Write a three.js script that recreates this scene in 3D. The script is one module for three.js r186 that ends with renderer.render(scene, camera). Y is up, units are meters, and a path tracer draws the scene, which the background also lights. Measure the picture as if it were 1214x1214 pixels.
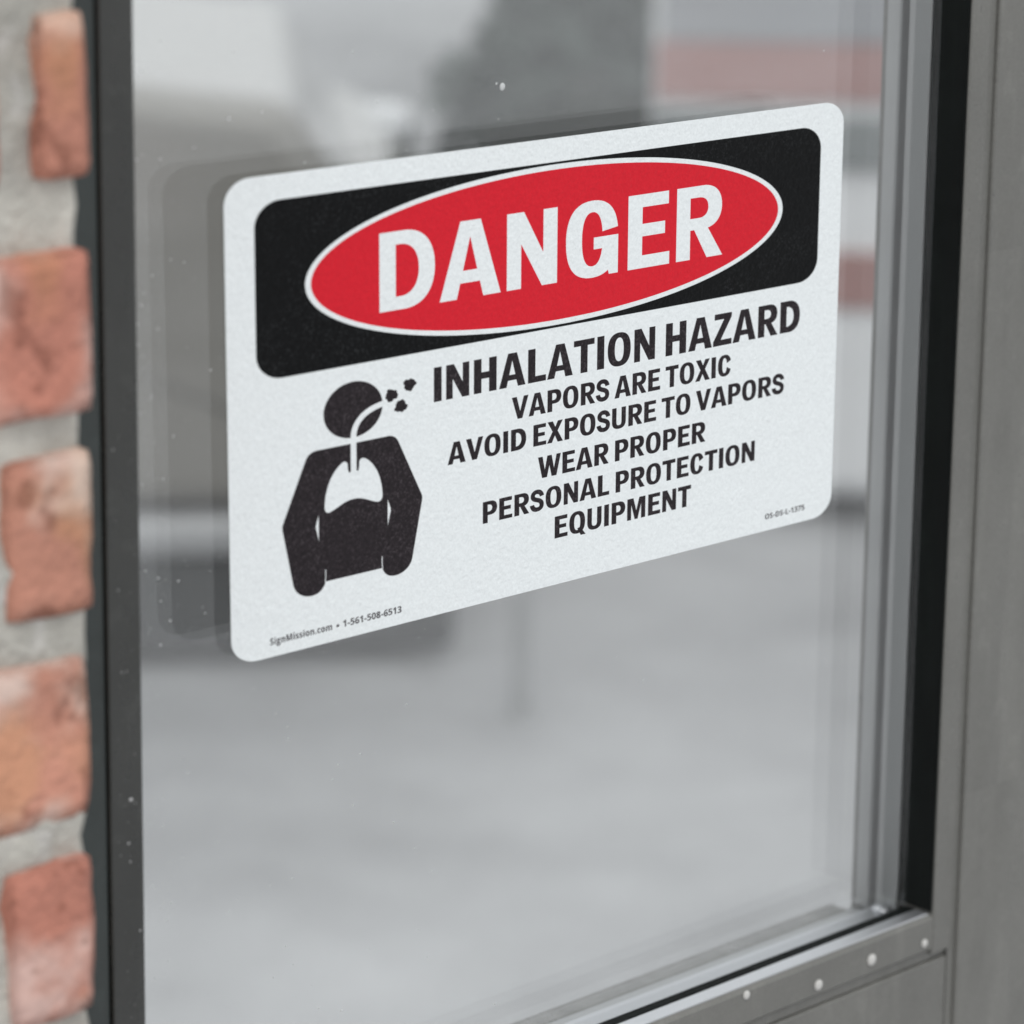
import * as THREE from 'three';
import { RoundedBoxGeometry } from 'three/addons/geometries/RoundedBoxGeometry.js';
import { mergeGeometries, mergeVertices } from 'three/addons/utils/BufferGeometryUtils.js';

// ------------------------------------------------------------------ camera, sky, sun, exposure
const SY = 1.2326;                                   // height of the sign's centre above the ground
const scene = new THREE.Scene();
const camera = new THREE.PerspectiveCamera(18.245, 1, 0.05, 400);
camera.position.set(-0.8355, SY + 0.2673, 0.8813);
camera.up.set(0.1713, 0.9656, -0.1955);
camera.lookAt(-0.8355 + 0.6542, SY + 0.2673 - 0.2599, 0.8813 - 0.7102);
camera.focus = 1.26;
camera.userData.fStop = 7.6;

const renderer = new THREE.WebGLRenderer({ antialias: true });
renderer.toneMapping = THREE.LinearToneMapping;
renderer.toneMappingExposure = 0.785;
renderer.shadowMap.enabled = true;

{ // overcast sky: brighter overhead, faint cloud structure, the same all the way round
  const w = 256, h = 128, d = new Float32Array(w * h * 4);
  for (let j = 0; j < h; j++) for (let i = 0; i < w; i++) {
    const el = (j + 0.5) / h * Math.PI - Math.PI / 2, az = i / w * Math.PI * 2;
    const up = Math.max(0, Math.sin(el));
    const cloud = 1 + 0.05 * Math.sin(az * 3 + 5 * el) + 0.04 * Math.sin(az * 7 - 9 * el + 1.3);
    const L = el > 0 ? 2.0 * (0.52 + 0.48 * up) * cloud : 0.6;
    d.set([L * 0.975, L * 1.0, L * 1.015, 1], (j * w + i) * 4);
  }
  const t = new THREE.DataTexture(d, w, h, THREE.RGBAFormat, THREE.FloatType);
  t.mapping = THREE.EquirectangularReflectionMapping; t.magFilter = THREE.LinearFilter; t.minFilter = THREE.LinearFilter;
  t.needsUpdate = true;
  scene.background = t; scene.environment = t;
}
const sun = new THREE.DirectionalLight(new THREE.Color(1, 0.97, 0.92), 0.8);
sun.position.set(-3.2, 9, 4.5); sun.target.position.set(0, 1, 0);
sun.castShadow = true; sun.shadow.radius = 40;
Object.assign(sun.shadow.camera, { left: -12, right: 12, top: 12, bottom: -12, near: 0.5, far: 40 });
sun.shadow.mapSize.set(2048, 2048);
scene.add(sun, sun.target);

// ------------------------------------------------------------------ helpers
let seed = 20240611;
const rnd = () => { seed = (seed * 1664525 + 1013904223) >>> 0; return seed / 4294967296; };
const rr = (a, b) => a + (b - a) * rnd();
const clamp = (x, a = 0, b = 1) => Math.min(b, Math.max(a, x));
const smooth = (a, b, x) => { const t = clamp((x - a) / (b - a)); return t * t * (3 - 2 * t); };
function hash(x, y, s) { let h = Math.imul(x | 0, 374761393) ^ Math.imul(y | 0, 668265263) ^ Math.imul(s | 0, 2147483647 - 5641); h = Math.imul(h ^ (h >>> 13), 1274126177); return ((h ^ (h >>> 16)) >>> 0) / 4294967296; }
function vnoise(x, y, per, s) {                       // value noise that tiles with period per
  const xi = Math.floor(x), yi = Math.floor(y), fx = x - xi, fy = y - yi;
  const u = fx * fx * (3 - 2 * fx), v = fy * fy * (3 - 2 * fy), m = (k) => ((k % per) + per) % per;
  const a = hash(m(xi), m(yi), s), b = hash(m(xi + 1), m(yi), s), c = hash(m(xi), m(yi + 1), s), d = hash(m(xi + 1), m(yi + 1), s);
  return a + (b - a) * u + (c - a) * v + (a - b - c + d) * u * v;
}
function fbm(x, y, per, s, oct = 4) { let t = 0, a = 0.5, n = 0; for (let o = 0; o < oct; o++) { t += a * vnoise(x, y, per, s + o); n += a; a *= 0.5; x *= 2; y *= 2; per *= 2; } return t / n; }
function tex(n, f, srgb = false, m = n) {            // f(u, v) -> [r, g, b] in 0..1
  const d = new Uint8Array(n * m * 4);
  for (let j = 0; j < m; j++) for (let i = 0; i < n; i++) {
    const c = f(i / n, j / m), k = (j * n + i) * 4;
    if (typeof c === 'number') d[k] = d[k + 1] = d[k + 2] = clamp(c) * 255; else { d[k] = clamp(c[0]) * 255; d[k + 1] = clamp(c[1]) * 255; d[k + 2] = clamp(c[2]) * 255; }
    d[k + 3] = 255;
  }
  const t = new THREE.DataTexture(d, n, m); t.wrapS = t.wrapT = THREE.RepeatWrapping; t.magFilter = THREE.LinearFilter; t.minFilter = THREE.LinearMipmapLinearFilter; t.generateMipmaps = true;
  if (srgb) t.colorSpace = THREE.SRGBColorSpace;
  t.needsUpdate = true; return t;
}
const rep = (t, x, y = x) => { const c = t.clone(); c.repeat.set(x, y); c.needsUpdate = true; return c; };
const mat = (o) => new THREE.MeshStandardMaterial(o);
const lin = (r, g, b) => new THREE.Color().setRGB(r, g, b);
const used = {};
const numbered = (n) => { const k = used[n] = (used[n] ?? -1) + 1; return k ? `${n}_${String(k).padStart(3, '0')}` : n; };
function part(name, geo, m, parent, label) {
  const o = new THREE.Mesh(geo, m); o.name = name; o.castShadow = o.receiveShadow = true; parent.add(o);
  if (label) o.userData.label = label;
  return o;
}
function thing(name, label, category, [x, y, z] = [0, 0, 0], turn = 0, group) {
  const o = new THREE.Group(); o.name = numbered(name); o.position.set(x, y, z); o.rotation.y = turn;
  o.userData = { label, category }; if (group) o.userData.group = group;
  scene.add(o); return o;
}
const box = (x0, x1, y0, y1, z0, z1, r = 0.0006, seg = 2) => {
  const g = new RoundedBoxGeometry(x1 - x0, y1 - y0, z1 - z0, seg, Math.min(r, (x1 - x0) / 2.1, (y1 - y0) / 2.1, (z1 - z0) / 2.1));
  g.translate((x0 + x1) / 2, (y0 + y1) / 2, (z0 + z1) / 2); return boxUV(g);
};
function boxUV(g) {                                   // uv in metres from the dominant axis
  if (g.index) g = g.toNonIndexed();
  const p = g.attributes.position, n = g.attributes.normal, uv = new Float32Array(p.count * 2);
  for (let i = 0; i < p.count; i += 3) {
    const ax = [0, 0, 0]; for (let k = 0; k < 3; k++) { ax[0] += Math.abs(n.getX(i + k)); ax[1] += Math.abs(n.getY(i + k)); ax[2] += Math.abs(n.getZ(i + k)); }
    const a = ax.indexOf(Math.max(...ax));
    for (let k = 0; k < 3; k++) { const j = i + k; uv[2 * j] = a === 0 ? p.getZ(j) : p.getX(j); uv[2 * j + 1] = a === 1 ? p.getZ(j) : p.getY(j); }
  }
  g.setAttribute('uv', new THREE.BufferAttribute(uv, 2)); return g;
}
function extrudeProfile(pts, depth, opt = {}) {       // outline in x,y pushed along z
  const s = new THREE.Shape(pts.map((p) => new THREE.Vector2(...p)));
  return new THREE.ExtrudeGeometry(s, { depth, bevelEnabled: false, steps: 1, ...opt });
}

// ------------------------------------------------------------------ the ground
{
  const map = tex(1024, (u, v) => {
    const big = fbm(u * 5, v * 5, 5, 11, 4), mid = fbm(u * 40, v * 40, 40, 21, 3), fine = hash(u * 1024, v * 1024, 5);
    const k = 0.57 + 0.3 * (big - 0.5) + 0.07 * (mid - 0.5) + 0.05 * (fine - 0.5);
    return [k * 0.995, k * 1.0, k * 1.008];
  }, true);
  const g = new THREE.PlaneGeometry(240, 240); g.rotateX(-Math.PI / 2);
  const uv = g.attributes.uv; for (let i = 0; i < uv.count; i++) uv.setXY(i, uv.getX(i) * 240, uv.getY(i) * 240);
  const o = new THREE.Mesh(g, mat({ map: rep(map, 0.25), roughness: 0.8 }));
  o.name = 'ground'; o.receiveShadow = true; o.userData = { kind: 'structure', label: 'grey concrete pavement beyond the glass' };
  scene.add(o);
  const near = tex(512, (u, v) => { const k = 0.72 + 0.14 * (fbm(u * 6, v * 6, 6, 15, 4) - 0.5) + 0.12 * (hash(u * 512, v * 512, 8) - 0.5); return [k, k, k * 1.01]; }, true);
  const g2 = new THREE.PlaneGeometry(60, 40); g2.rotateX(-Math.PI / 2); g2.translate(0, 0.004, 20.02);
  const uv2 = g2.attributes.uv; for (let i = 0; i < uv2.count; i++) uv2.setXY(i, uv2.getX(i) * 60, uv2.getY(i) * 40);
  const p = new THREE.Mesh(g2, mat({ map: rep(near, 0.5), roughness: 0.85 })); p.name = 'pavement'; p.receiveShadow = true; p.userData = { kind: 'structure', label: 'pale paving on the near side of the window' }; scene.add(p);
}

// ------------------------------------------------------------------ brick pier
const PZ = 0.085;                                     // front face of the bricks
{
  const pier = thing('brick_pier', 'weathered red brick pier with thick pale mortar joints beside the dark frame', 'brick pier', [-0.25, 0, 0]);
  const brickMap = tex(512, (u, v) => {
    const a = fbm(u * 6, v * 6, 6, 31, 5), b = fbm(u * 4 + 3, v * 4, 4, 47, 4), c = fbm(u * 8, v * 8, 8, 61, 4), f = hash(u * 512, v * 512, 9);
    const k = 0.95 + 0.27 * (a - 0.5) + 0.14 * (f - 0.5);
    let col = [0.755 * k, 0.525 * k, 0.455 * k];
    const warm = smooth(0.5, 0.66, b); col = [col[0] + 0.01 * warm, col[1] + 0.02 * warm, col[2] - 0.015 * warm];
    const bloom = smooth(0.4, 0.74, c) * 0.6;        // lime bloom and mortar smears
    col = col.map((q, i) => q + ([0.87, 0.835, 0.82][i] - q) * bloom);
    const pit = smooth(0.33, 0.24, fbm(u * 20, v * 20, 20, 77, 3)) * 0.3;
    return col.map((q, i) => q * (1 - pit * [0.5, 0.6, 0.65][i]));
  }, true);
  const bump = tex(512, (u, v) => 0.6 * fbm(u * 16, v * 16, 16, 81, 5) + 0.4 * fbm(u * 60, v * 60, 60, 91, 2));
  const tints = [[1, 1.02, 0.98], [1.02, 0.93, 0.91], [1.0, 1.03, 1.0], [0.95, 0.93, 0.92], [1.02, 0.99, 0.95]];
  const brickMats = tints.map((t) => mat({ map: rep(brickMap, 5.2), bumpMap: rep(bump, 5.2), bumpScale: 0.003, roughness: 0.92, color: lin(...t) }));
  function brickGeo(x0, x1, y0, y1, z0, z1, detail) {
    const w = x1 - x0, h = y1 - y0, d = z1 - z0, nx = detail ? Math.max(4, Math.round(w / 0.006)) : 2, ny = detail ? 9 : 2, nz = detail ? 6 : 1;
    let g = new THREE.BoxGeometry(w, h, d, nx, ny, nz);
    g.deleteAttribute('uv'); g.deleteAttribute('normal'); g = mergeVertices(g, 1e-5);
    const p = g.attributes.position, o = [rr(0, 9), rr(0, 9), rr(0, 9)], a = detail ? 0.0012 : 0.0006, r = detail ? 0.0038 : 0.003;
    for (let i = 0; i < p.count; i++) {
      let x = p.getX(i), y = p.getY(i), z = p.getZ(i);
      // round the arrises
      const c = [w / 2 - r, h / 2 - r, d / 2 - r], q = [x, y, z].map((v, k) => Math.max(0, Math.abs(v) - Math.max(0, c[k])));
      const L = Math.hypot(...q); if (L > r) { const s = r / L; [x, y, z] = [x, y, z].map((v, k) => (Math.abs(v) > c[k] ? Math.sign(v) * (Math.max(0, c[k]) + q[k] * s) : v)); }
      const n1 = fbm((x + z * 0.7) * 55 + o[0] + 40, (y - z * 0.4) * 55 + o[1] + 40, 4096, 7, 3) - 0.5, n2 = fbm((y + z) * 60 + o[2] + 40, (x + y * 0.3) * 60 + o[0] + 40, 4096, 17, 3) - 0.5;
      p.setXYZ(i, x + n2 * a * 1.6 * Math.sign(x || 1) * (Math.abs(x) > w * 0.3 ? 1 : 0), y + n1 * a * 1.6, z + n2 * a * 1.4);
    }
    g.translate((x0 + x1) / 2, (y0 + y1) / 2, (z0 + z1) / 2);
    g = g.toNonIndexed(); g.computeVertexNormals();
    let m = mergeVertices((() => { const t = g.clone(); t.deleteAttribute('normal'); return t; })(), 1e-6); m.computeVertexNormals();
    const ox = rr(0, 1), oy = rr(0, 1), mp = m.attributes.position, uv = new Float32Array(mp.count * 2);
    for (let i = 0; i < mp.count; i++) { uv[2 * i] = mp.getX(i) - 0.8 * mp.getZ(i) + ox; uv[2 * i + 1] = mp.getY(i) - 0.7 * mp.getZ(i) + oy; }
    m.setAttribute('uv', new THREE.BufferAttribute(uv, 2));
    return m;
  }
  // the courses seen in view, measured: [bottom, top, right edge, width of the end brick, tint]; all relative to the sign's centre
  const seen = [
    [-0.1596, -0.1048, -0.2832, 0.0335, 1], [-0.0927, -0.0375, -0.2826, 0.096, 2], [-0.0250, 0.0283, -0.2787, 0.0345, 0],
    [0.0391, 0.0920, -0.2781, 0.112, 1], [0.1115, 0.1636, -0.2757, 0.0200, 4],
  ];
  const courses = [];
  let y = -0.1716; for (let k = 0; y > -SY + 0.06; k++) { courses.push([y - 0.0555, y, -0.2818 + rr(-0.002, 0.002), k % 2 ? 0.034 : 0.1, k % 5, 0]); y -= 0.0675; }
  for (const s of seen) courses.push([...s, 1]);
  y = 0.1750; for (let k = 0; k < 12; k++) { courses.push([y, y + 0.0555, -0.2772 + rr(-0.002, 0.002), k % 2 ? 0.034 : 0.1, (k * 2) % 5, 0]); y += 0.0675; }
  const LEFT = -0.6;
  for (const [y0, y1, xr, w, tint, det] of courses) {
    let x1 = xr, ww = w, i = 0;
    while (x1 > LEFT + 0.02) {
      const x0 = Math.max(LEFT, x1 - ww), zf = PZ + rr(-0.0015, 0.0015);
      part('brick', brickGeo(x0 + 0.25, x1 + 0.25, SY + y0, SY + y1, -0.06, zf, det && i < 2), brickMats[(tint + i * 2) % 5], pier);
      x1 = x0 - rr(0.0095, 0.0125); ww = 0.194; i++;
    }
  }
  // mortar: one rough bed set back between the bricks, proud here and there
  const mm = mat({ map: rep(tex(512, (u, v) => { const a = fbm(u * 8, v * 8, 8, 131, 5), f = hash(u * 512, v * 512, 3), lime = smooth(0.55, 0.72, fbm(u * 5, v * 5, 5, 151, 4)); const k = 0.71 + 0.24 * (a - 0.5) + 0.08 * (f - 0.5) + 0.17 * lime; return [k, k * 0.98, k * 0.935 + 0.045 * lime]; }, true), 6), bumpMap: rep(bump, 9), bumpScale: 0.003, roughness: 0.95 });
  {
    const x0 = LEFT, x1 = -0.2782, top = SY + 0.98, nY = 260, nX = 36, pos = [], idx = [];
    // front sheet and right return in one displaced surface, closed behind by a box
    const cols = []; for (let i = 0; i <= nX; i++) cols.push([x0 + (x1 - 0.004 - x0) * i / nX, PZ - 0.004]);
    cols.push([x1 - 0.001, PZ - 0.0055], [x1, PZ - 0.010], [x1, PZ - 0.03], [x1, -0.06]);
    for (let j = 0; j <= nY; j++) for (let i = 0; i < cols.length; i++) {
      const yy = top * j / nY, n = fbm(cols[i][0] * 70 + 60, yy * 70, 4096, 171, 4) - 0.5, m = fbm(cols[i][0] * 30 + 20 + cols[i][1] * 20, yy * 45, 4096, 191, 3) - 0.5;
      pos.push(cols[i][0] + 0.25 + (i > nX - 2 ? m * 0.006 + clamp(0.022 * (yy - SY - 0.1), -0.004, 0.004) : 0), yy, cols[i][1] + (i <= nX + 1 ? n * 0.011 : 0));
    }
    const c = cols.length; for (let j = 0; j < nY; j++) for (let i = 0; i < c - 1; i++) { const a = j * c + i; idx.push(a, a + 1, a + c, a + 1, a + c + 1, a + c); }
    let g = new THREE.BufferGeometry(); g.setAttribute('position', new THREE.Float32BufferAttribute(pos, 3)); g.setIndex(idx); g.computeVertexNormals(); g = boxUV(g);
    const back = box(x0 + 0.25, x1 + 0.25 - 0.012, 0.002, top - 0.002, -0.058, PZ - 0.02, 0.001);
    const out = mergeGeometries([g, back]); part('mortar', out, mm, pier);
  }
}

// ------------------------------------------------------------------ glazed screen: frame, double glazing
const win = thing('window', 'dark metal framed double glazed window holding the danger sign', 'window', [0, 0, 0]);
const scuff = tex(512, (u, v) => 0.5 + 0.5 * (fbm(u * 30, v * 3, 30, 201, 4) - 0.5) + 0.35 * (fbm(u * 50, v * 50, 50, 211, 3) - 0.5));
const dirt = (r, g, b, amt, s) => tex(512, (u, v) => {
  const a = fbm(u * 6, v * 6, 6, s, 5), f = hash(u * 512, v * 512, s), sp = smooth(0.70, 0.78, fbm(u * 40, v * 40, 40, s + 9, 2)) * 0.5, st = smooth(0.55, 0.8, fbm(u * 26, v * 2, 26, s + 23, 3));
  const k = 1 + amt * (a - 0.5) + 0.10 * (f - 0.5) + amt * 0.5 * sp + amt * 0.4 * st; return [r * k, g * k, b * k];
}, true);
const M = {
  dark: mat({ map: rep(dirt(0.205, 0.208, 0.2, 0.35, 301), 4), roughnessMap: rep(scuff, 5), roughness: 0.75, bumpMap: rep(scuff, 14), bumpScale: 0.0002 }),
  darker: mat({ map: rep(dirt(0.18, 0.203, 0.198, 0.35, 331), 4), roughnessMap: rep(scuff, 5), roughness: 0.9 }),
  grey: mat({ map: rep(dirt(0.408, 0.405, 0.39, 0.14, 361), 4), roughnessMap: rep(scuff, 4), roughness: 0.85, bumpMap: rep(scuff, 18), bumpScale: 0.00012 }),
  rubber: new THREE.MeshPhysicalMaterial({ map: rep(dirt(0.055, 0.066, 0.063, 0.5, 391), 8), roughness: 0.75, specularIntensity: 0.25 }),
  bead: mat({ map: rep(dirt(0.408, 0.405, 0.39, 0.14, 361), 4), roughness: 0.42, bumpMap: rep(scuff, 18), bumpScale: 0.00006 }),
  spacer: mat({ color: lin(0.4, 0.405, 0.405), metalness: 0.85, roughness: 0.4 }),
  alu: mat({ color: lin(0.54, 0.55, 0.57), metalness: 0.9, roughness: 0.42 }),
};
M.glass = new THREE.MeshPhysicalMaterial({ color: lin(0.975, 0.978, 0.978), transmission: 1, thickness: 0, roughness: 0, metalness: 0, ior: 1.63 });
const Y0 = SY - 0.286, YT = SY + 0.86, F = 0.0155;     // sight line of the bottom bead, top of the glass, front of the frame
{
  // left stile, a hair out of plumb as in the photograph
  const st = (g) => { g.translate(0, -SY + 0.026, 0); g.rotateZ(-0.0145); g.translate(0, SY - 0.026, 0); return g; };
  part('stile', st(mergeGeometries([box(-0.2262, -0.2121, 0.004, YT + 0.05, -0.045, F, 0.0009)])), M.dark, win, 'near black stile beside the bricks');
  part('jamb', st(box(-0.318, -0.2268, 0.004, YT + 0.05, -0.05, F - 0.0012, 0.0009)), M.darker, win, 'near black jamb behind the bricks');
  part('jamb', st(box(-0.2268, -0.2262, 0.004, YT + 0.05, -0.05, F - 0.0032, 0.0002)), M.darker, win);
  // right stile: gasket, bead, groove, face
  part('gasket', box(0.2232, 0.2246, Y0 + 0.0012, YT, -0.0046, F - 0.0006, 0.0006), M.rubber, win, 'black rubber gasket along the far edge of the glass');
  part('glazing_bead', box(0.2246, 0.2374, Y0 - 0.020, YT + 0.004, -0.002, F, 0.0012), M.grey, win);
  part('stile', mergeGeometries([box(0.2374, 0.2424, 0.004, YT + 0.05, -0.045, F - 0.0014, 0.0003), box(0.2424, 0.346, 0.004, YT + 0.05, -0.045, F + 0.0005, 0.0012)]), M.grey, win, 'grey stile at the far side of the glass');
  // bottom rail: gasket, bead with its drip edge, groove, face
  part('gasket', box(-0.213, 0.2230, Y0 - 0.012, Y0 + 0.0006, 0.0003, 0.0060, 0.0008), M.rubber, win);
  part('glazing_bead', (() => {
    const g = extrudeProfile([[0.0062, -0.0185], [0.0132, -0.0185], [F - 0.0002, -0.0165], [F, -0.0022], [F - 0.0016, -0.0003], [F - 0.003, 0], [0.0062, 0.0002]], 0.4496, { bevelEnabled: false });
    g.rotateY(-Math.PI / 2); // x -> z
    const p = g.attributes.position; for (let i = 0; i < p.count; i++) p.setXYZ(i, p.getX(i), p.getY(i), p.getZ(i));
    g.translate(0.2244, Y0, 0); return boxUV(g);
  })(), M.bead, win);
  part('trim_strip', box(-0.213, 0.2230, Y0 - 0.0006, Y0 + 0.0006, 0.0063, F - 0.0018, 0.0004), M.alu, win, 'bright metal strip on the ledge of the bottom bead');
  part('bottom_rail', mergeGeometries([box(-0.213, 0.2372, Y0 - 0.0235, Y0 - 0.0187, -0.045, F - 0.003, 0.0004), box(-0.213, 0.2372, Y0 - 0.14, Y0 - 0.0237, -0.045, F - 0.0012, 0.0015), box(-0.213, 0.2230, Y0 - 0.0185, Y0 - 0.0125, -0.045, 0.004, 0.0004)]), M.grey, win);
  part('lower_panel', box(-0.213, 0.2372, 0.006, Y0 - 0.1404, -0.03, F - 0.008, 0.001), M.grey, win);
  part('top_rail', box(-0.213, 0.2372, YT + 0.0045, YT + 0.05, -0.045, F - 0.001, 0.0012), M.grey, win);
  // inner lining round the opening behind the glass
  part('inner_bead', box(0.2234, 0.2372, Y0 - 0.0085, YT, -0.031, -0.0226, 0.0012), M.spacer, win);
  part('inner_bead', box(-0.213, 0.2244, Y0 - 0.0165, Y0 - 0.0100, -0.031, -0.0226, 0.0012), M.spacer, win);
  // panes and the spacer between them
  const pane = (z0, z1) => { const g = new THREE.BoxGeometry(0.2230 + 0.236, YT + 0.002 - (Y0 - 0.0118), z1 - z0); g.translate((0.2230 - 0.236) / 2, (YT + 0.002 + Y0 - 0.0118) / 2, (z0 + z1) / 2); return g; };
  part('glass_pane', pane(-0.0045, 0), M.glass, win);
  part('glass_pane', pane(-0.0220, -0.0175), M.glass, win);
  part('spacer_bar', box(0.2222, 0.2240, Y0 - 0.006, YT, -0.0173, -0.0047, 0.0005), M.spacer, win, 'aluminium spacer bar between the panes at the far side');
  part('spacer_bar', box(-0.212, 0.2218, Y0 - 0.0075, Y0 - 0.0045, -0.0173, -0.0047, 0.0005), M.alu, win, 'aluminium spacer bar between the panes along the bottom');
  part('corner_key', new THREE.SphereGeometry(0.0032, 14, 10).scale(1, 0.7, 1.5).translate(0.2185, Y0 - 0.0042, -0.011), M.alu, win);
  // dust and dried specks on the outer pane and on the left stile
  const dust = [];
  const disc = (x, y, z, r) => { const g = new THREE.SphereGeometry(r, 6, 4); g.scale(rr(0.7, 1.2), rr(0.7, 1.3), 0.3); g.rotateZ(rr(0, 3)); g.translate(x, y, z); dust.push(g); };
  for (let i = 0; i < 800; i++) {
    const left = rnd() < 0.75, x = left ? -0.2 + 0.15 * rnd() ** 2 : rr(-0.2, 0.2), yy = left ? SY + rr(-0.26, 0.16) : SY + rr(-0.26, 0.22);
    disc(x, yy, 0.0001, 0.0001 + 0.00034 * rnd() ** 6);
  }
  for (const [x, yy, r] of [[-0.0302, 0.1108, 0.0013], [-0.0332, 0.1122, 0.0005], [-0.1027, 0.1293, 0.00045], [-0.0914, 0.1105, 0.0005], [-0.1589, 0.1105, 0.0006], [-0.1444, 0.1116, 0.0004], [-0.1935, -0.0741, 0.0005], [-0.185, -0.052, 0.0004], [-0.189, -0.066, 0.0004]]) disc(x, SY + yy, 0.0002, r);
  const dm = mat({ color: lin(0.55, 0.56, 0.56), roughness: 0.9 });
  part('dust', mergeGeometries(dust), dm, win).userData.kind = 'stuff';
  const specks = []; dust.length = 0;
  for (let i = 0; i < 55; i++) { const yy = SY + rr(-0.21, 0.02); disc(rr(-0.2235, -0.2135) + 0.0145 * (yy - SY), yy, F + 0.0001, 0.00009 + 0.00028 * rnd() ** 5); }
  disc(-0.2191, SY - 0.1219, F + 0.0002, 0.0007); disc(-0.2205, SY - 0.138, F + 0.0001, 0.0005); disc(-0.2200, SY - 0.145, F + 0.0001, 0.0004); disc(-0.2165, SY - 0.172, F + 0.0001, 0.0004);
  part('paint_specks', mergeGeometries(dust), mat({ color: lin(0.5, 0.5, 0.5), roughness: 0.8 }), win).userData.kind = 'stuff';
}

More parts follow.
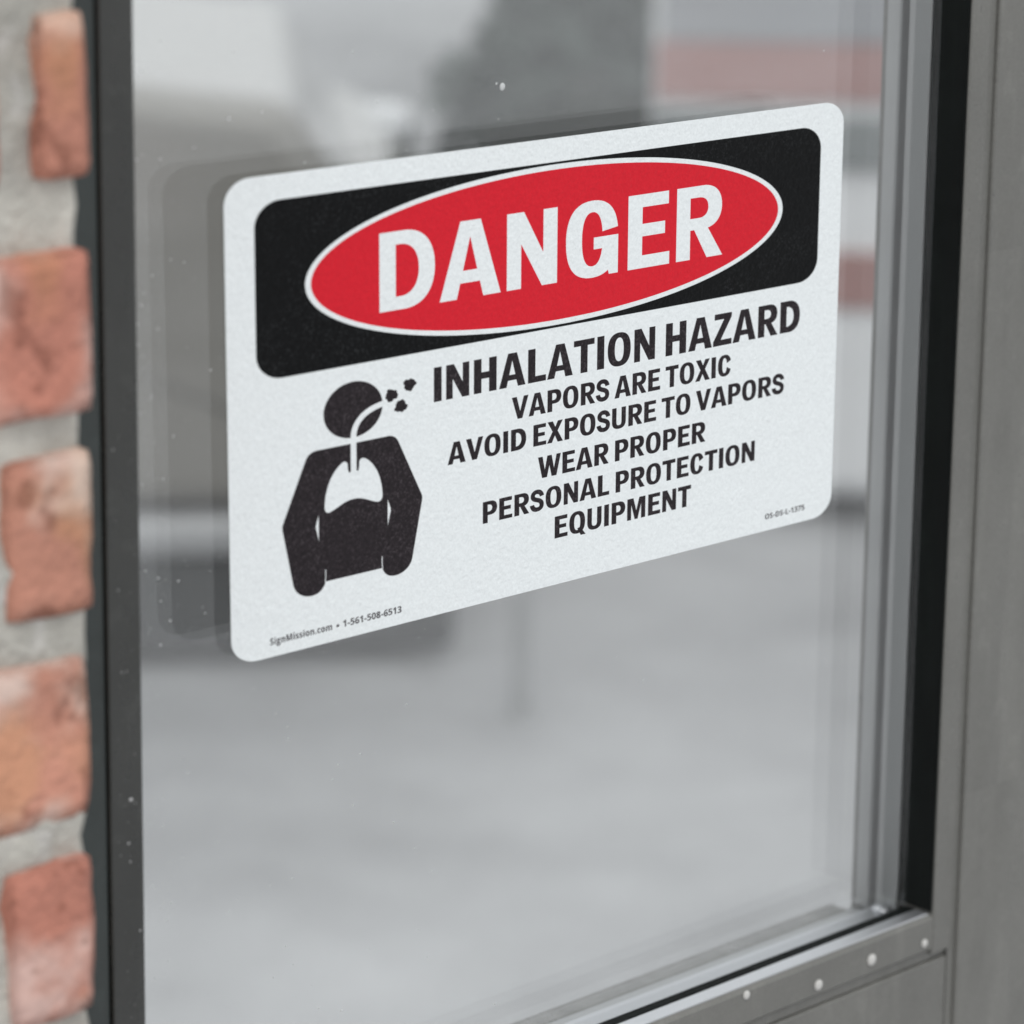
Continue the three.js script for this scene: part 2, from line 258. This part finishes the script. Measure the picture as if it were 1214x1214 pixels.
// ------------------------------------------------------------------ the sign
const SW = 0.3242, SH = 0.178;
{
  const W = 2048, H = 1434, cv = document.createElement('canvas'); cv.width = W; cv.height = H;
  const c = cv.getContext('2d'); c.scale(W / 1000, H / 700);
  const WHITE = '#e4e8e9', BLACK = '#0c0d0e', INK = '#292427', RED = '#d02230';
  c.fillStyle = WHITE; c.fillRect(0, 0, 1000, 700);
  const rrect = (x0, y0, x1, y1, r) => { c.beginPath(); c.moveTo(x0 + r, y0); c.arcTo(x1, y0, x1, y1, r); c.arcTo(x1, y1, x0, y1, r); c.arcTo(x0, y1, x0, y0, r); c.arcTo(x0, y0, x1, y0, r); c.closePath(); };
  c.fillStyle = BLACK; rrect(41, 36.2, 957.8, 290.6, 37); c.fill();
  const ell = (rx, ry, col) => { c.fillStyle = col; c.beginPath(); c.ellipse(500, 163.2, rx, ry, 0, 0, 7); c.fill(); };
  ell(389, 123.5, WHITE); ell(380.5, 115.5, RED);
  // --- gothic capitals drawn as outlines: cap height 100, baseline 0, y up; lb/rb are side bearings
  let S = 22.3, B = 18;
  const poly = (...rings) => { c.beginPath(); for (const r of rings) { for (let i = 0; i < r.length; i += 2) i ? c.lineTo(r[i], r[i + 1]) : c.moveTo(r[i], r[i + 1]); c.closePath(); } c.fill('evenodd'); };
  const oval = (x0, y0, x1, y1, k) => { const cx = (x0 + x1) / 2, cy = (y0 + y1) / 2, a = (x1 - x0) / 2 * k, b = (y1 - y0) / 2 * k; c.moveTo(cx, y1); c.bezierCurveTo(cx + a, y1, x1, cy + b, x1, cy); c.bezierCurveTo(x1, cy - b, cx + a, y0, cx, y0); c.bezierCurveTo(cx - a, y0, x0, cy - b, x0, cy); c.bezierCurveTo(x0, cy + b, cx - a, y1, cx, y1); c.closePath(); };
  const ring = (w, t = S, b = 15.5) => { c.beginPath(); oval(0, -1.5, w, 101.5, 0.67); oval(t, b - 1.5, w - t, 101.5 - b, 0.66); c.fill('evenodd'); };
  const bowl = (w, y0, y1, r, x0 = 0) => { const m = (y0 + y1) / 2; c.moveTo(x0, y0); c.lineTo(x0, y1); c.lineTo(w - r, y1); c.bezierCurveTo(w - r * 0.3, y1, w, y1 - (y1 - m) * 0.45, w, m); c.bezierCurveTo(w, y0 + (m - y0) * 0.45, w - r * 0.3, y0, w - r, y0); c.closePath(); };
  const G = {
    A: [81, 1, 1, () => poly([0, 0, 27, 100, 54, 100, 81, 0, 57.5, 0, 53, 20, 27, 20, 22.5, 0], [30.6, 36, 40, 79, 49.4, 36])],
    C: [69, 5, 4, () => { c.save(); c.beginPath(); c.rect(-5, -10, 90, 120); poly2([30, 50, 90, 86, 90, 16]); c.clip('evenodd'); ring(69); c.restore(); }],
    D: [71, 7, 5, () => { c.beginPath(); bowl(71, 0, 100, 40); bowl(71 - S, B, 100 - B, 24, S); c.fill('evenodd'); }],
    E: [60, 7, 4, () => poly([0, 0, 0, 100, 59, 100, 59, 82.5, S, 82.5, S, 60, 54, 60, 54, 43, S, 43, S, 17.5, 61, 17.5, 61, 0])],
    G: [74, 5, 7, () => { c.save(); c.beginPath(); c.rect(-5, -10, 95, 120); poly2([36, 52, 36, 56, 95, 66, 95, -20, 60, -20, 60, 12, 55, 30]); c.clip('evenodd'); ring(74, 22.5); c.restore(); poly([39, 52, 74, 52, 74, 0, 61, 0, 58, 13, 51, 24, 51, 36, 39, 36]); }],
    H: [69, 7, 7, () => poly([0, 0, 0, 100, S, 100, S, 60, 69 - S, 60, 69 - S, 100, 69, 100, 69, 0, 69 - S, 0, 69 - S, 41, S, 41, S, 0])],
    I: [S, 7, 7, () => poly([0, 0, 0, 100, S, 100, S, 0])],
    L: [56, 7, 3, () => poly([0, 0, 0, 100, S, 100, S, 18, 56, 18, 56, 0])],
    M: [89, 7, 7, () => poly([0, 0, 0, 100, 30, 100, 44.5, 40, 59, 100, 89, 100, 89, 0, 68.5, 0, 68.5, 70, 51.5, 0, 37.5, 0, 19.5, 70, 19.5, 0])],
    N: [69, 7, 7, () => poly([0, 0, 0, 100, 23, 100, 49.5, 44, 49.5, 100, 69, 100, 69, 0, 48, 0, 19.5, 58, 19.5, 0])],
    O: [75, 5, 5, () => ring(75)],
    P: [66, 7, 3, () => { c.beginPath(); bowl(66, 36, 100, 30); bowl(66 - S, 52, 84, 15, S - 0.5); c.fill('evenodd'); poly([0, 0, 0, 37, S, 37, S, 0]); }],
    Q: [75, 5, 5, () => { ring(75); poly([38, 22, 52, 26, 78, -12, 55, -12]); }],
    R: [70, 7, 2, () => { c.beginPath(); bowl(68, 40, 100, 29); bowl(68 - S, 56, 84, 14, S - 0.5); c.fill('evenodd'); poly([0, 0, 0, 41, S, 41, S, 0]); poly([25, 43, 46, 43, 70, 0, 46, 0]); }],
    S: [63, 4, 4, () => { c.lineWidth = 20; c.lineCap = 'butt'; c.beginPath(); c.moveTo(54, 69); c.bezierCurveTo(51, 84, 43, 91.5, 31, 91.5); c.bezierCurveTo(18, 91.5, 10.5, 84, 10.5, 73.5); c.bezierCurveTo(10.5, 60, 21, 57, 31, 53); c.bezierCurveTo(44, 48, 53, 43, 53, 28.5); c.bezierCurveTo(53, 15, 44, 8.5, 31, 8.5); c.bezierCurveTo(17, 8.5, 9, 17, 7, 32); c.stroke(); }],
    T: [66, 2, 2, () => poly([22, 0, 22, 82, 0, 82, 0, 100, 66, 100, 66, 82, 44, 82, 44, 0])],
    U: [68, 6, 6, () => { c.beginPath(); c.moveTo(0, 100); c.lineTo(0, 34); c.bezierCurveTo(0, 8, 14, -1.5, 34, -1.5); c.bezierCurveTo(54, -1.5, 68, 8, 68, 34); c.lineTo(68, 100); c.lineTo(46.5, 100); c.lineTo(46.5, 34); c.bezierCurveTo(46.5, 20, 43, 15.5, 34, 15.5); c.bezierCurveTo(25, 15.5, 21.5, 20, 21.5, 34); c.lineTo(21.5, 100); c.closePath(); c.fill(); }],
    V: [78, 1, 1, () => poly([0, 100, 28, 0, 50, 0, 78, 100, 56, 100, 39.5, 33, 23, 100])],
    W: [108, 1, 1, () => poly([0, 100, 20, 0, 43, 0, 54, 55, 65, 0, 88, 0, 108, 100, 87.5, 100, 76, 36, 64.5, 100, 44, 100, 32.5, 36, 21.5, 100])],
    X: [76, 1, 1, () => poly([0, 0, 26, 51.5, 2, 100, 27, 100, 39, 72, 51, 100, 74, 100, 50, 53, 76, 0, 51, 0, 37.5, 32, 23, 0])],
    Z: [64, 3, 3, () => poly([0, 0, 0, 14, 37, 82, 4, 82, 4, 100, 63, 100, 63, 87, 26, 18, 64, 18, 64, 0])],
    ' ': [22, 0, 0, () => {}],
  };
  function poly2(r) { for (let i = 0; i < r.length; i += 2) i ? c.lineTo(r[i], r[i + 1]) : c.moveTo(r[i], r[i + 1]); c.closePath(); }
  function line(str, x0, x1, top, base, col) {
    let w = 0; [...str].forEach((ch, i) => { const g = G[ch]; w += (i ? g[1] : 0) + g[0] + (i < str.length - 1 ? g[2] : 0); });
    c.fillStyle = c.strokeStyle = col; let x = 0; const sx = (x1 - x0) / w, sy = (base - top) / 100;
    [...str].forEach((ch, i) => { const g = G[ch]; if (i) x += g[1]; c.save(); c.translate(x0 + x * sx, base); c.scale(sx, -sy); g[3](); c.restore(); x += g[0] + g[2]; });
  }
  S = 20.8; B = 17;
  line('DANGER', 219, 780, 105.2, 221.4, WHITE);
  S = 22.8; B = 18.5;
  line('INHALATION HAZARD', 301, 927.5, 317.8, 370, INK);
  line('VAPORS ARE TOXIC', 424, 801, 387.2, 421.6, INK);
  line('AVOID EXPOSURE TO VAPORS', 322.5, 901, 437.2, 470.8, INK);
  line('WEAR PROPER', 467.5, 757, 489.6, 523.4, INK);
  line('PERSONAL PROTECTION', 378.3, 849, 540.8, 574.6, INK);
  line('EQUIPMENT', 496.3, 733, 590.3, 625.2, INK);
  // small print
  const small = (str, x0, x1, base, px) => { c.save(); c.font = `bold ${px}px sans-serif`; const w = c.measureText(str).width; c.translate(x0, base); c.scale((x1 - x0) / w, 1); c.fillStyle = INK; c.fillText(str, 0, 0); c.restore(); };
  small('SignMission.com', 54.5, 146.3, 681.6, 13.6); c.beginPath(); c.fillStyle = INK; c.ellipse(154, 677.8, 2.1, 2.1, 0, 0, 7); c.fill();
  small('1-561-508-6513', 161.3, 251, 681.6, 13.6); small('OS-DS-L-1375', 871.4, 948.4, 680.6, 13);
  // pictogram: a bust breathing in particles
  c.fillStyle = INK; c.beginPath(); c.ellipse(179.3, 357.2, 43.6, 41.6, 0, 0, 7); c.fill();
  c.beginPath();
  c.moveTo(126.5, 407.2); c.lineTo(230.2, 407.2); c.bezierCurveTo(238, 407.2, 243, 410.5, 246.4, 418); c.lineTo(281.6, 505.5); c.bezierCurveTo(283, 509, 283.2, 512, 282.5, 516); c.lineTo(267.7, 600);
  c.bezierCurveTo(265.5, 614, 253, 622.6, 240.5, 622.2); c.bezierCurveTo(231, 621.8, 224, 616, 221.6, 606); c.lineTo(136.6, 606); c.bezierCurveTo(134, 616, 127, 622.2, 117, 622.6);
  c.bezierCurveTo(104, 623, 92, 614, 89.3, 600); c.lineTo(75, 516); c.bezierCurveTo(74.4, 512, 74.4, 509, 75.8, 505.5); c.lineTo(109, 419); c.bezierCurveTo(112, 411, 118, 407.2, 126.5, 407.2); c.closePath(); c.fill();
  c.fillStyle = c.strokeStyle = WHITE; c.lineCap = 'butt';
  c.lineWidth = 8.6; c.beginPath(); c.moveTo(225, 356.6); c.bezierCurveTo(196, 361, 179.3, 376, 179.3, 400); c.lineTo(179.3, 456); c.stroke();
  c.beginPath(); // lungs
  c.moveTo(175, 449); c.lineTo(172.6, 450); c.bezierCurveTo(171, 447, 170.6, 442, 170.6, 437); c.bezierCurveTo(169, 432, 166, 431, 162.5, 433); c.bezierCurveTo(147, 443, 137, 466, 136, 494); c.bezierCurveTo(136, 502, 140, 505, 146, 502.6); c.bezierCurveTo(158, 498, 165, 490.8, 179.3, 490.8);
  c.bezierCurveTo(193, 490.8, 200, 497.5, 212, 502.4); c.bezierCurveTo(219, 505, 222.4, 501, 222.4, 493); c.bezierCurveTo(221.5, 467, 212, 444, 197, 433.5); c.bezierCurveTo(192.5, 431, 189, 432, 187.6, 437); c.bezierCurveTo(187.8, 442, 187.4, 447, 186, 450); c.lineTo(183.6, 449); c.closePath(); c.fill();
  c.beginPath(); c.moveTo(127.3, 503); c.lineTo(127.3, 544.5); c.bezierCurveTo(126, 536, 124.4, 529, 123, 523); c.bezierCurveTo(122.4, 518, 125.5, 511, 127.3, 503); c.fill();
  c.beginPath(); c.moveTo(230, 502.4); c.lineTo(230, 544); c.bezierCurveTo(231.2, 536, 233, 529, 234.6, 522); c.bezierCurveTo(235.4, 517, 232, 510, 230, 502.4); c.fill();
  c.lineWidth = 1.3; for (const s of [-1, 1]) { c.beginPath(); c.moveTo(179 + s * 42.2, 588); c.bezierCurveTo(179 + s * 42.2, 596, 179 + s * 42, 602, 179 + s * 43, 607); c.stroke(); }
  c.fillStyle = INK; for (const [px, py] of [[236.3, 347], [263.8, 336], [250.6, 366]]) { c.beginPath(); for (let i = 0; i <= 40; i++) { const a = i / 40 * Math.PI * 2, r = 9.2 + 0.9 * Math.cos(3 * a + px * 2.1) + 0.75 * Math.cos(5 * a + px) + 0.5 * Math.cos(9 * a); i ? c.lineTo(px + r * Math.cos(a), py + r * Math.sin(a) * 0.98) : c.moveTo(px + r * Math.cos(a), py + r * Math.sin(a) * 0.98); } c.fill(); }
  // the vinyl's fine mottle: ink that took unevenly on the grain (flecks where the white shows through the dark inks)
  const img = c.getImageData(0, 0, W, H), px = img.data, out = new Uint8Array(W * H * 4);
  for (let j = 0; j < H; j++) for (let i = 0; i < W; i++) {
    const x = i / W * SW * 1000, y = j / H * SH * 1000, k = (j * W + i) * 4, o = ((H - 1 - j) * W + i) * 4;      // mm
    const a = vnoise(x * 1.1 + y * 0.35, y * 1.25, 4096, 451), b = vnoise(x * 2.1 - y * 0.7, y * 1.7 + x * 0.3, 4096, 461), d = fbm(x * 0.05, y * 0.07, 4096, 471, 3);
    const mot = (a - 0.5) * 0.6 + (b - 0.5) * 0.6, lum = (px[k] + px[k + 1] + px[k + 2]) / 765, dark = 1 - smooth(0.1, 0.3, lum);
    const fleck = smooth(0.5, 0.95, b * 0.62 + a * 0.42) * (0.35 + 0.9 * smooth(0.35, 0.65, d));
    for (let q = 0; q < 3; q++) out[o + q] = clamp(px[k + q] / 255 * (1 + mot * (0.05 + 0.42 * dark)) + dark * fleck * 0.075) * 255;
    out[o + 3] = 255;
  }
  const map = new THREE.DataTexture(out, W, H); map.colorSpace = THREE.SRGBColorSpace; map.anisotropy = 8; map.magFilter = THREE.LinearFilter; map.minFilter = THREE.LinearMipmapLinearFilter; map.generateMipmaps = true; map.needsUpdate = true;
  // leather-like grain of the vinyl
  const grain = tex(1024, (u, v) => { const a = fbm(u * 210, v * 118, 4096, 401, 2), b = vnoise(u * 480, v * 270, 4096, 431), k = vnoise(u * 60, v * 40, 4096, 441); return 0.15 + 0.75 * smooth(0.25, 0.8, a) * (0.6 + 0.6 * k) + 0.25 * (b - 0.5); });
  const sign = thing('danger_sign', 'white danger sign with red oval and breathing figure stuck on the window glass', 'sign', [0, SY, 0]);
  const r = 37 / 1000 * SW, ry = 37 / 700 * SH, sh = new THREE.Shape(), hw = SW / 2, hh = SH / 2;
  const arc = (cx, cy, a0) => { for (let i = 0; i <= 12; i++) { const a = a0 + i / 12 * Math.PI / 2, x = cx + r * Math.cos(a), y = cy + ry * Math.sin(a); sh.curves.length || sh.currentPoint.x || sh.currentPoint.y ? sh.lineTo(x, y) : sh.moveTo(x, y); } };
  arc(hw - r, hh - ry, 0); arc(-hw + r, hh - ry, Math.PI / 2); arc(-hw + r, -hh + ry, Math.PI); arc(hw - r, -hh + ry, Math.PI * 1.5); sh.closePath();
  const g = new THREE.ExtrudeGeometry(sh, { depth: 0.00028, bevelEnabled: false });
  const p = g.attributes.position, uv = g.attributes.uv; for (let i = 0; i < p.count; i++) uv.setXY(i, p.getX(i) / SW + 0.5, p.getY(i) / SH + 0.5);
  g.translate(0, 0, 0.00024);
  part('printed_face', g, new THREE.MeshPhysicalMaterial({ map, bumpMap: grain, bumpScale: 0.00014, roughness: 0.42, specularIntensity: 0.2 }), sign);
  const gb = new THREE.ExtrudeGeometry(sh, { depth: 0.00018, bevelEnabled: false }); gb.translate(0, 0, 0.00005);
  part('backing', gb, mat({ color: lin(0.09, 0.09, 0.09), roughness: 0.8 }), sign);
}

// ------------------------------------------------------------------ drops on the bottom bead
{
  const dm = mat({ color: lin(0.52, 0.51, 0.49), roughness: 0.5 });
  const proto = new THREE.SphereGeometry(0.0025, 16, 12).scale(1, 1, 0.45);
  [[0.1473, -0.2982, 1, 'pale round drop on the bottom bead, second from the left of four'], [0.1825, -0.2962, 1.1, 'pale round drop on the bottom bead, third from the left of four'],
    [0.2190, -0.2985, 0.8, 'small faint drop on the bottom bead nearest the far stile'], [0.101, -0.2895, 0.8, 'small pale drop on the upper edge of the bottom bead, farthest from the far stile']].forEach(([x, y, s, label]) => {
    const o = new THREE.Mesh(proto, dm); o.name = numbered('drop'); o.castShadow = o.receiveShadow = true; o.scale.setScalar(s); o.position.set(x, SY + y, F + 0.0001); o.userData = { label, category: 'drop', group: 'drops on the bottom bead' }; scene.add(o);
  });
}

// ------------------------------------------------------------------ beyond the glass
const paintMat = (r, g, b) => new THREE.MeshPhysicalMaterial({ color: lin(r, g, b), roughness: 0.45, clearcoat: 1, clearcoatRoughness: 0.08 });
const C = {
  glass: new THREE.MeshPhysicalMaterial({ color: lin(0.02, 0.025, 0.025), roughness: 0.05 }),
  trim: mat({ color: lin(0.018, 0.02, 0.02), roughness: 0.8 }),
  tyre: mat({ color: lin(0.02, 0.02, 0.02), roughness: 0.9 }), rim: mat({ color: lin(0.5, 0.5, 0.5), metalness: 0.8, roughness: 0.35 }),
  lampGlass: new THREE.MeshPhysicalMaterial({ color: lin(0.45, 0.46, 0.47), roughness: 0.15, clearcoat: 1 }),
  red: paintMat(0.26, 0.085, 0.065), plate: mat({ color: lin(0.7, 0.7, 0.68), roughness: 0.5 }),
};
function wheel(parent, x, z, r = 0.31) {
  const t = part('wheel', new THREE.TorusGeometry(r - 0.075, 0.085, 14, 32).translate(0, 0, 0), C.tyre, parent); t.position.set(x, r, z);
  const rim = part('rim', new THREE.LatheGeometry([[0.02, 0.05], [0.06, 0.045], [0.17, 0.02], [0.2, 0.05], [0.225, 0.06], [0.225, -0.06]].map((q) => new THREE.Vector2(...q)), 28).rotateX(Math.PI / 2 * Math.sign(z)), C.rim, t);
  return rim;
}
function makeCar(label, paint, pos, turn, width = 1.5) {   // local x runs from the nose (0) back to -4.1; z across
  const car = thing('parked_car', label, 'car', pos, turn), hw = width / 2;
  const prof = new THREE.Shape();
  prof.moveTo(-0.04, 0.24); prof.bezierCurveTo(0.0, 0.34, 0.0, 0.5, -0.02, 0.58); prof.bezierCurveTo(-0.04, 0.64, -0.09, 0.68, -0.16, 0.70); prof.bezierCurveTo(-0.22, 0.72, -0.22, 0.85, -0.30, 0.865); prof.bezierCurveTo(-0.7, 0.91, -0.9, 0.94, -1.05, 0.965);
  prof.lineTo(-3.55, 1.0); prof.bezierCurveTo(-3.8, 1.0, -4.0, 0.95, -4.06, 0.8); prof.bezierCurveTo(-4.1, 0.6, -4.1, 0.4, -4.05, 0.24);
  prof.lineTo(-3.58, 0.24); prof.absarc(-3.22, 0.31, 0.36, Math.PI * 1.06, -Math.PI * 0.06, true); prof.lineTo(-1.56, 0.24); prof.absarc(-1.2, 0.31, 0.36, Math.PI * 1.06, -Math.PI * 0.06, true); prof.lineTo(-0.04, 0.24);
  const body = new THREE.ExtrudeGeometry(prof, { depth: width - 0.16, bevelEnabled: true, bevelSize: 0.05, bevelThickness: 0.08, bevelSegments: 5, bevelOffset: -0.05, curveSegments: 14 }); body.translate(0, 0, -hw + 0.08);
  part('body', body, paint, car);
  const cab = new THREE.Shape(); cab.moveTo(-1.0, 0.97); cab.bezierCurveTo(-1.3, 1.15, -1.55, 1.36, -1.75, 1.41); cab.bezierCurveTo(-2.2, 1.47, -2.9, 1.45, -3.2, 1.36); cab.bezierCurveTo(-3.45, 1.26, -3.6, 1.12, -3.7, 0.985); cab.closePath();
  const cabG = new THREE.ExtrudeGeometry(cab, { depth: width - 0.44, bevelEnabled: true, bevelSize: 0.06, bevelThickness: 0.12, bevelSegments: 5, bevelOffset: -0.06, curveSegments: 14 }); cabG.translate(0, 0, -hw + 0.22);
  part('roof', cabG, paint, car);
  for (const s of [-1, 1]) {
    const w = (pts) => { const g = extrudeProfile(pts, 0.012); g.translate(0, 0, s * (hw - 0.102) - 0.006); return g; };
    part('window', w([[-1.35, 1.0], [-1.72, 1.33], [-2.3, 1.37], [-2.3, 1.0]]), C.glass, car); part('window', w([[-2.37, 1.0], [-2.37, 1.37], [-3.05, 1.32], [-3.4, 1.02]]), C.glass, car);
    part('sill_trim', new RoundedBoxGeometry(3.9, 0.15, 0.05, 2, 0.02).translate(-1.98, 0.1, s * (hw - 0.02)), C.trim, car);
    part('sill_moulding', new RoundedBoxGeometry(3.7, 0.06, 0.07, 3, 0.02).translate(-2.0, 0.215, s * (hw - 0.005)), paintMat(0.3, 0.305, 0.31), car, 'pale sill moulding');
    part('headlight', new RoundedBoxGeometry(0.2, 0.1, 0.24, 4, 0.045).rotateY(s * 0.2).translate(-0.125, 0.63, s * (hw - 0.19)), C.lampGlass, car);
    part('tail_light', new RoundedBoxGeometry(0.1, 0.22, 0.24, 3, 0.04).translate(-4.02, 0.78, s * (hw - 0.2)), C.red, car);
    for (const x of [-1.2, -3.22]) wheel(car, x, s * (hw - 0.12));
  }
  part('windscreen', new THREE.BoxGeometry(0.82, 0.012, width - 0.36).rotateZ(-0.62).translate(-1.36, 1.195, 0), C.glass, car);
  part('underbody', new RoundedBoxGeometry(3.95, 0.22, width - 0.1, 2, 0.05).translate(-2.0, 0.15, 0), C.trim, car);
  part('bumper', new RoundedBoxGeometry(0.5, 0.2, width - 0.06, 4, 0.08).translate(-0.25, 0.2, 0), C.trim, car);
  part('grille', new RoundedBoxGeometry(0.06, 0.14, width * 0.5, 3, 0.02).translate(-0.02, 0.5, 0), C.trim, car);
  part('number_plate', new RoundedBoxGeometry(0.02, 0.11, 0.5, 2, 0.005).translate(0.012, 0.36, 0), C.plate, car);
  return car;
}
{
  const a = 0.66, d = [Math.cos(a), -Math.sin(a)];     // nose towards +x, a little towards the glass
  makeCar('grey beige car beyond the glass, behind the left part of the sign', paintMat(0.16, 0.152, 0.132), [2.745, 0, -3.185], -a);
}
{
  // white van with red bands at the right
  const van = thing('van', 'white van with red bands beyond the glass, between the sign and the far stile', 'van', [3.3, 0, -2.75], -0.85);
  const white = paintMat(0.74, 0.75, 0.76);
  part('body', new RoundedBoxGeometry(4.2, 1.82, 1.8, 4, 0.05).translate(2.1 - 0.35, 0.05 + 0.91, -0.9), white, van);
  part('stripe', new RoundedBoxGeometry(4.18, 0.1, 0.02, 2, 0.004).translate(2.1 - 0.35, 0.45, 0.003), C.red, van, 'red lower band');
  part('stripe', new RoundedBoxGeometry(4.18, 0.1, 0.02, 2, 0.004).translate(2.1 - 0.35, 0.81, 0.003), paintMat(0.37, 0.2, 0.185), van, 'faded red upper band');
  part('rubbing_strip', new RoundedBoxGeometry(4.18, 0.09, 0.03, 2, 0.01).translate(2.1 - 0.35, 0.69, 0.006), mat({ color: lin(0.17, 0.19, 0.19), roughness: 0.6 }), van, 'dark grey rubbing strip');
  part('upper_panel', new RoundedBoxGeometry(4.16, 0.86, 0.03, 2, 0.01).translate(2.1 - 0.35, 1.29, 0.002), paintMat(0.3, 0.31, 0.33), van, 'grey upper panel');
  part('skirt', new RoundedBoxGeometry(4.0, 0.06, 1.6, 2, 0.02).translate(1.75, 0.045, -0.9), C.trim, van);
  for (const x of [1.1, 3.2]) for (const z of [-0.02, -1.78]) wheel(van, x, z - Math.sign(z + 0.9) * 0.1, 0.31);
}
{
  const b = thing('post', 'slim grey post standing on the pavement just below the sign', 'post', [2.17, 0, -2.36]);
  part('shaft', new THREE.CylinderGeometry(0.014, 0.014, 0.45, 20).translate(0, 0.235, 0), mat({ color: lin(0.26, 0.265, 0.265), roughness: 0.6 }), b);
  part('cap', new THREE.SphereGeometry(0.017, 16, 10).translate(0, 0.463, 0), mat({ color: lin(0.26, 0.265, 0.265), roughness: 0.6 }), b);
  part('base_plate', new THREE.CylinderGeometry(0.022, 0.024, 0.01, 24).translate(0, 0.005, 0), mat({ color: lin(0.26, 0.265, 0.265), roughness: 0.6 }), b);
}
{
  // clipped hedge far behind
  const hedge = thing('hedge', 'low dark green hedge far beyond the glass', 'hedge', [9.2, 0, -8.9], 0.75);
  const leaf = new THREE.PlaneGeometry(0.05, 0.03, 1, 1).toNonIndexed(), N = 16000, L = 14, H = 0.6, D = 0.7;
  const im = new THREE.InstancedMesh(leaf, mat({ color: lin(1, 1, 1), roughness: 0.7, side: THREE.DoubleSide }), N), m = new THREE.Matrix4(), q = new THREE.Quaternion(), e = new THREE.Euler(), col = new THREE.Color();
  for (let i = 0; i < N; i++) {
    const x = rr(-L / 2, L / 2), t = rnd(), f = rr(-0.05, 0.05);
    const [yy, zz] = t < 0.45 ? [rr(0.03, H), D / 2 + f] : t < 0.6 ? [rr(0.03, H), -D / 2 + f] : [H + f + 0.05 * Math.sin(x * 3), rr(-D / 2, D / 2)];
    e.set(rr(-1.2, 1.2), rr(0, 6.28), rr(-1, 1)); q.setFromEuler(e); m.compose(new THREE.Vector3(x, yy, zz), q, new THREE.Vector3(1, 1, 1).multiplyScalar(rr(0.7, 1.4))); im.setMatrixAt(i, m);
    const k = rr(0.6, 1.3); col.setRGB(0.055 * k, 0.075 * k, 0.064 * k); im.setColorAt(i, col);
  }
  im.name = 'leaves'; im.userData.kind = 'stuff'; im.castShadow = im.receiveShadow = true; hedge.add(im);
  part('branches', new RoundedBoxGeometry(L, H - 0.06, D - 0.12, 2, 0.1).translate(0, (H - 0.06) / 2 + 0.02, 0), mat({ color: lin(0.02, 0.025, 0.02), roughness: 1 }), hedge);
}
renderer.render(scene, camera);
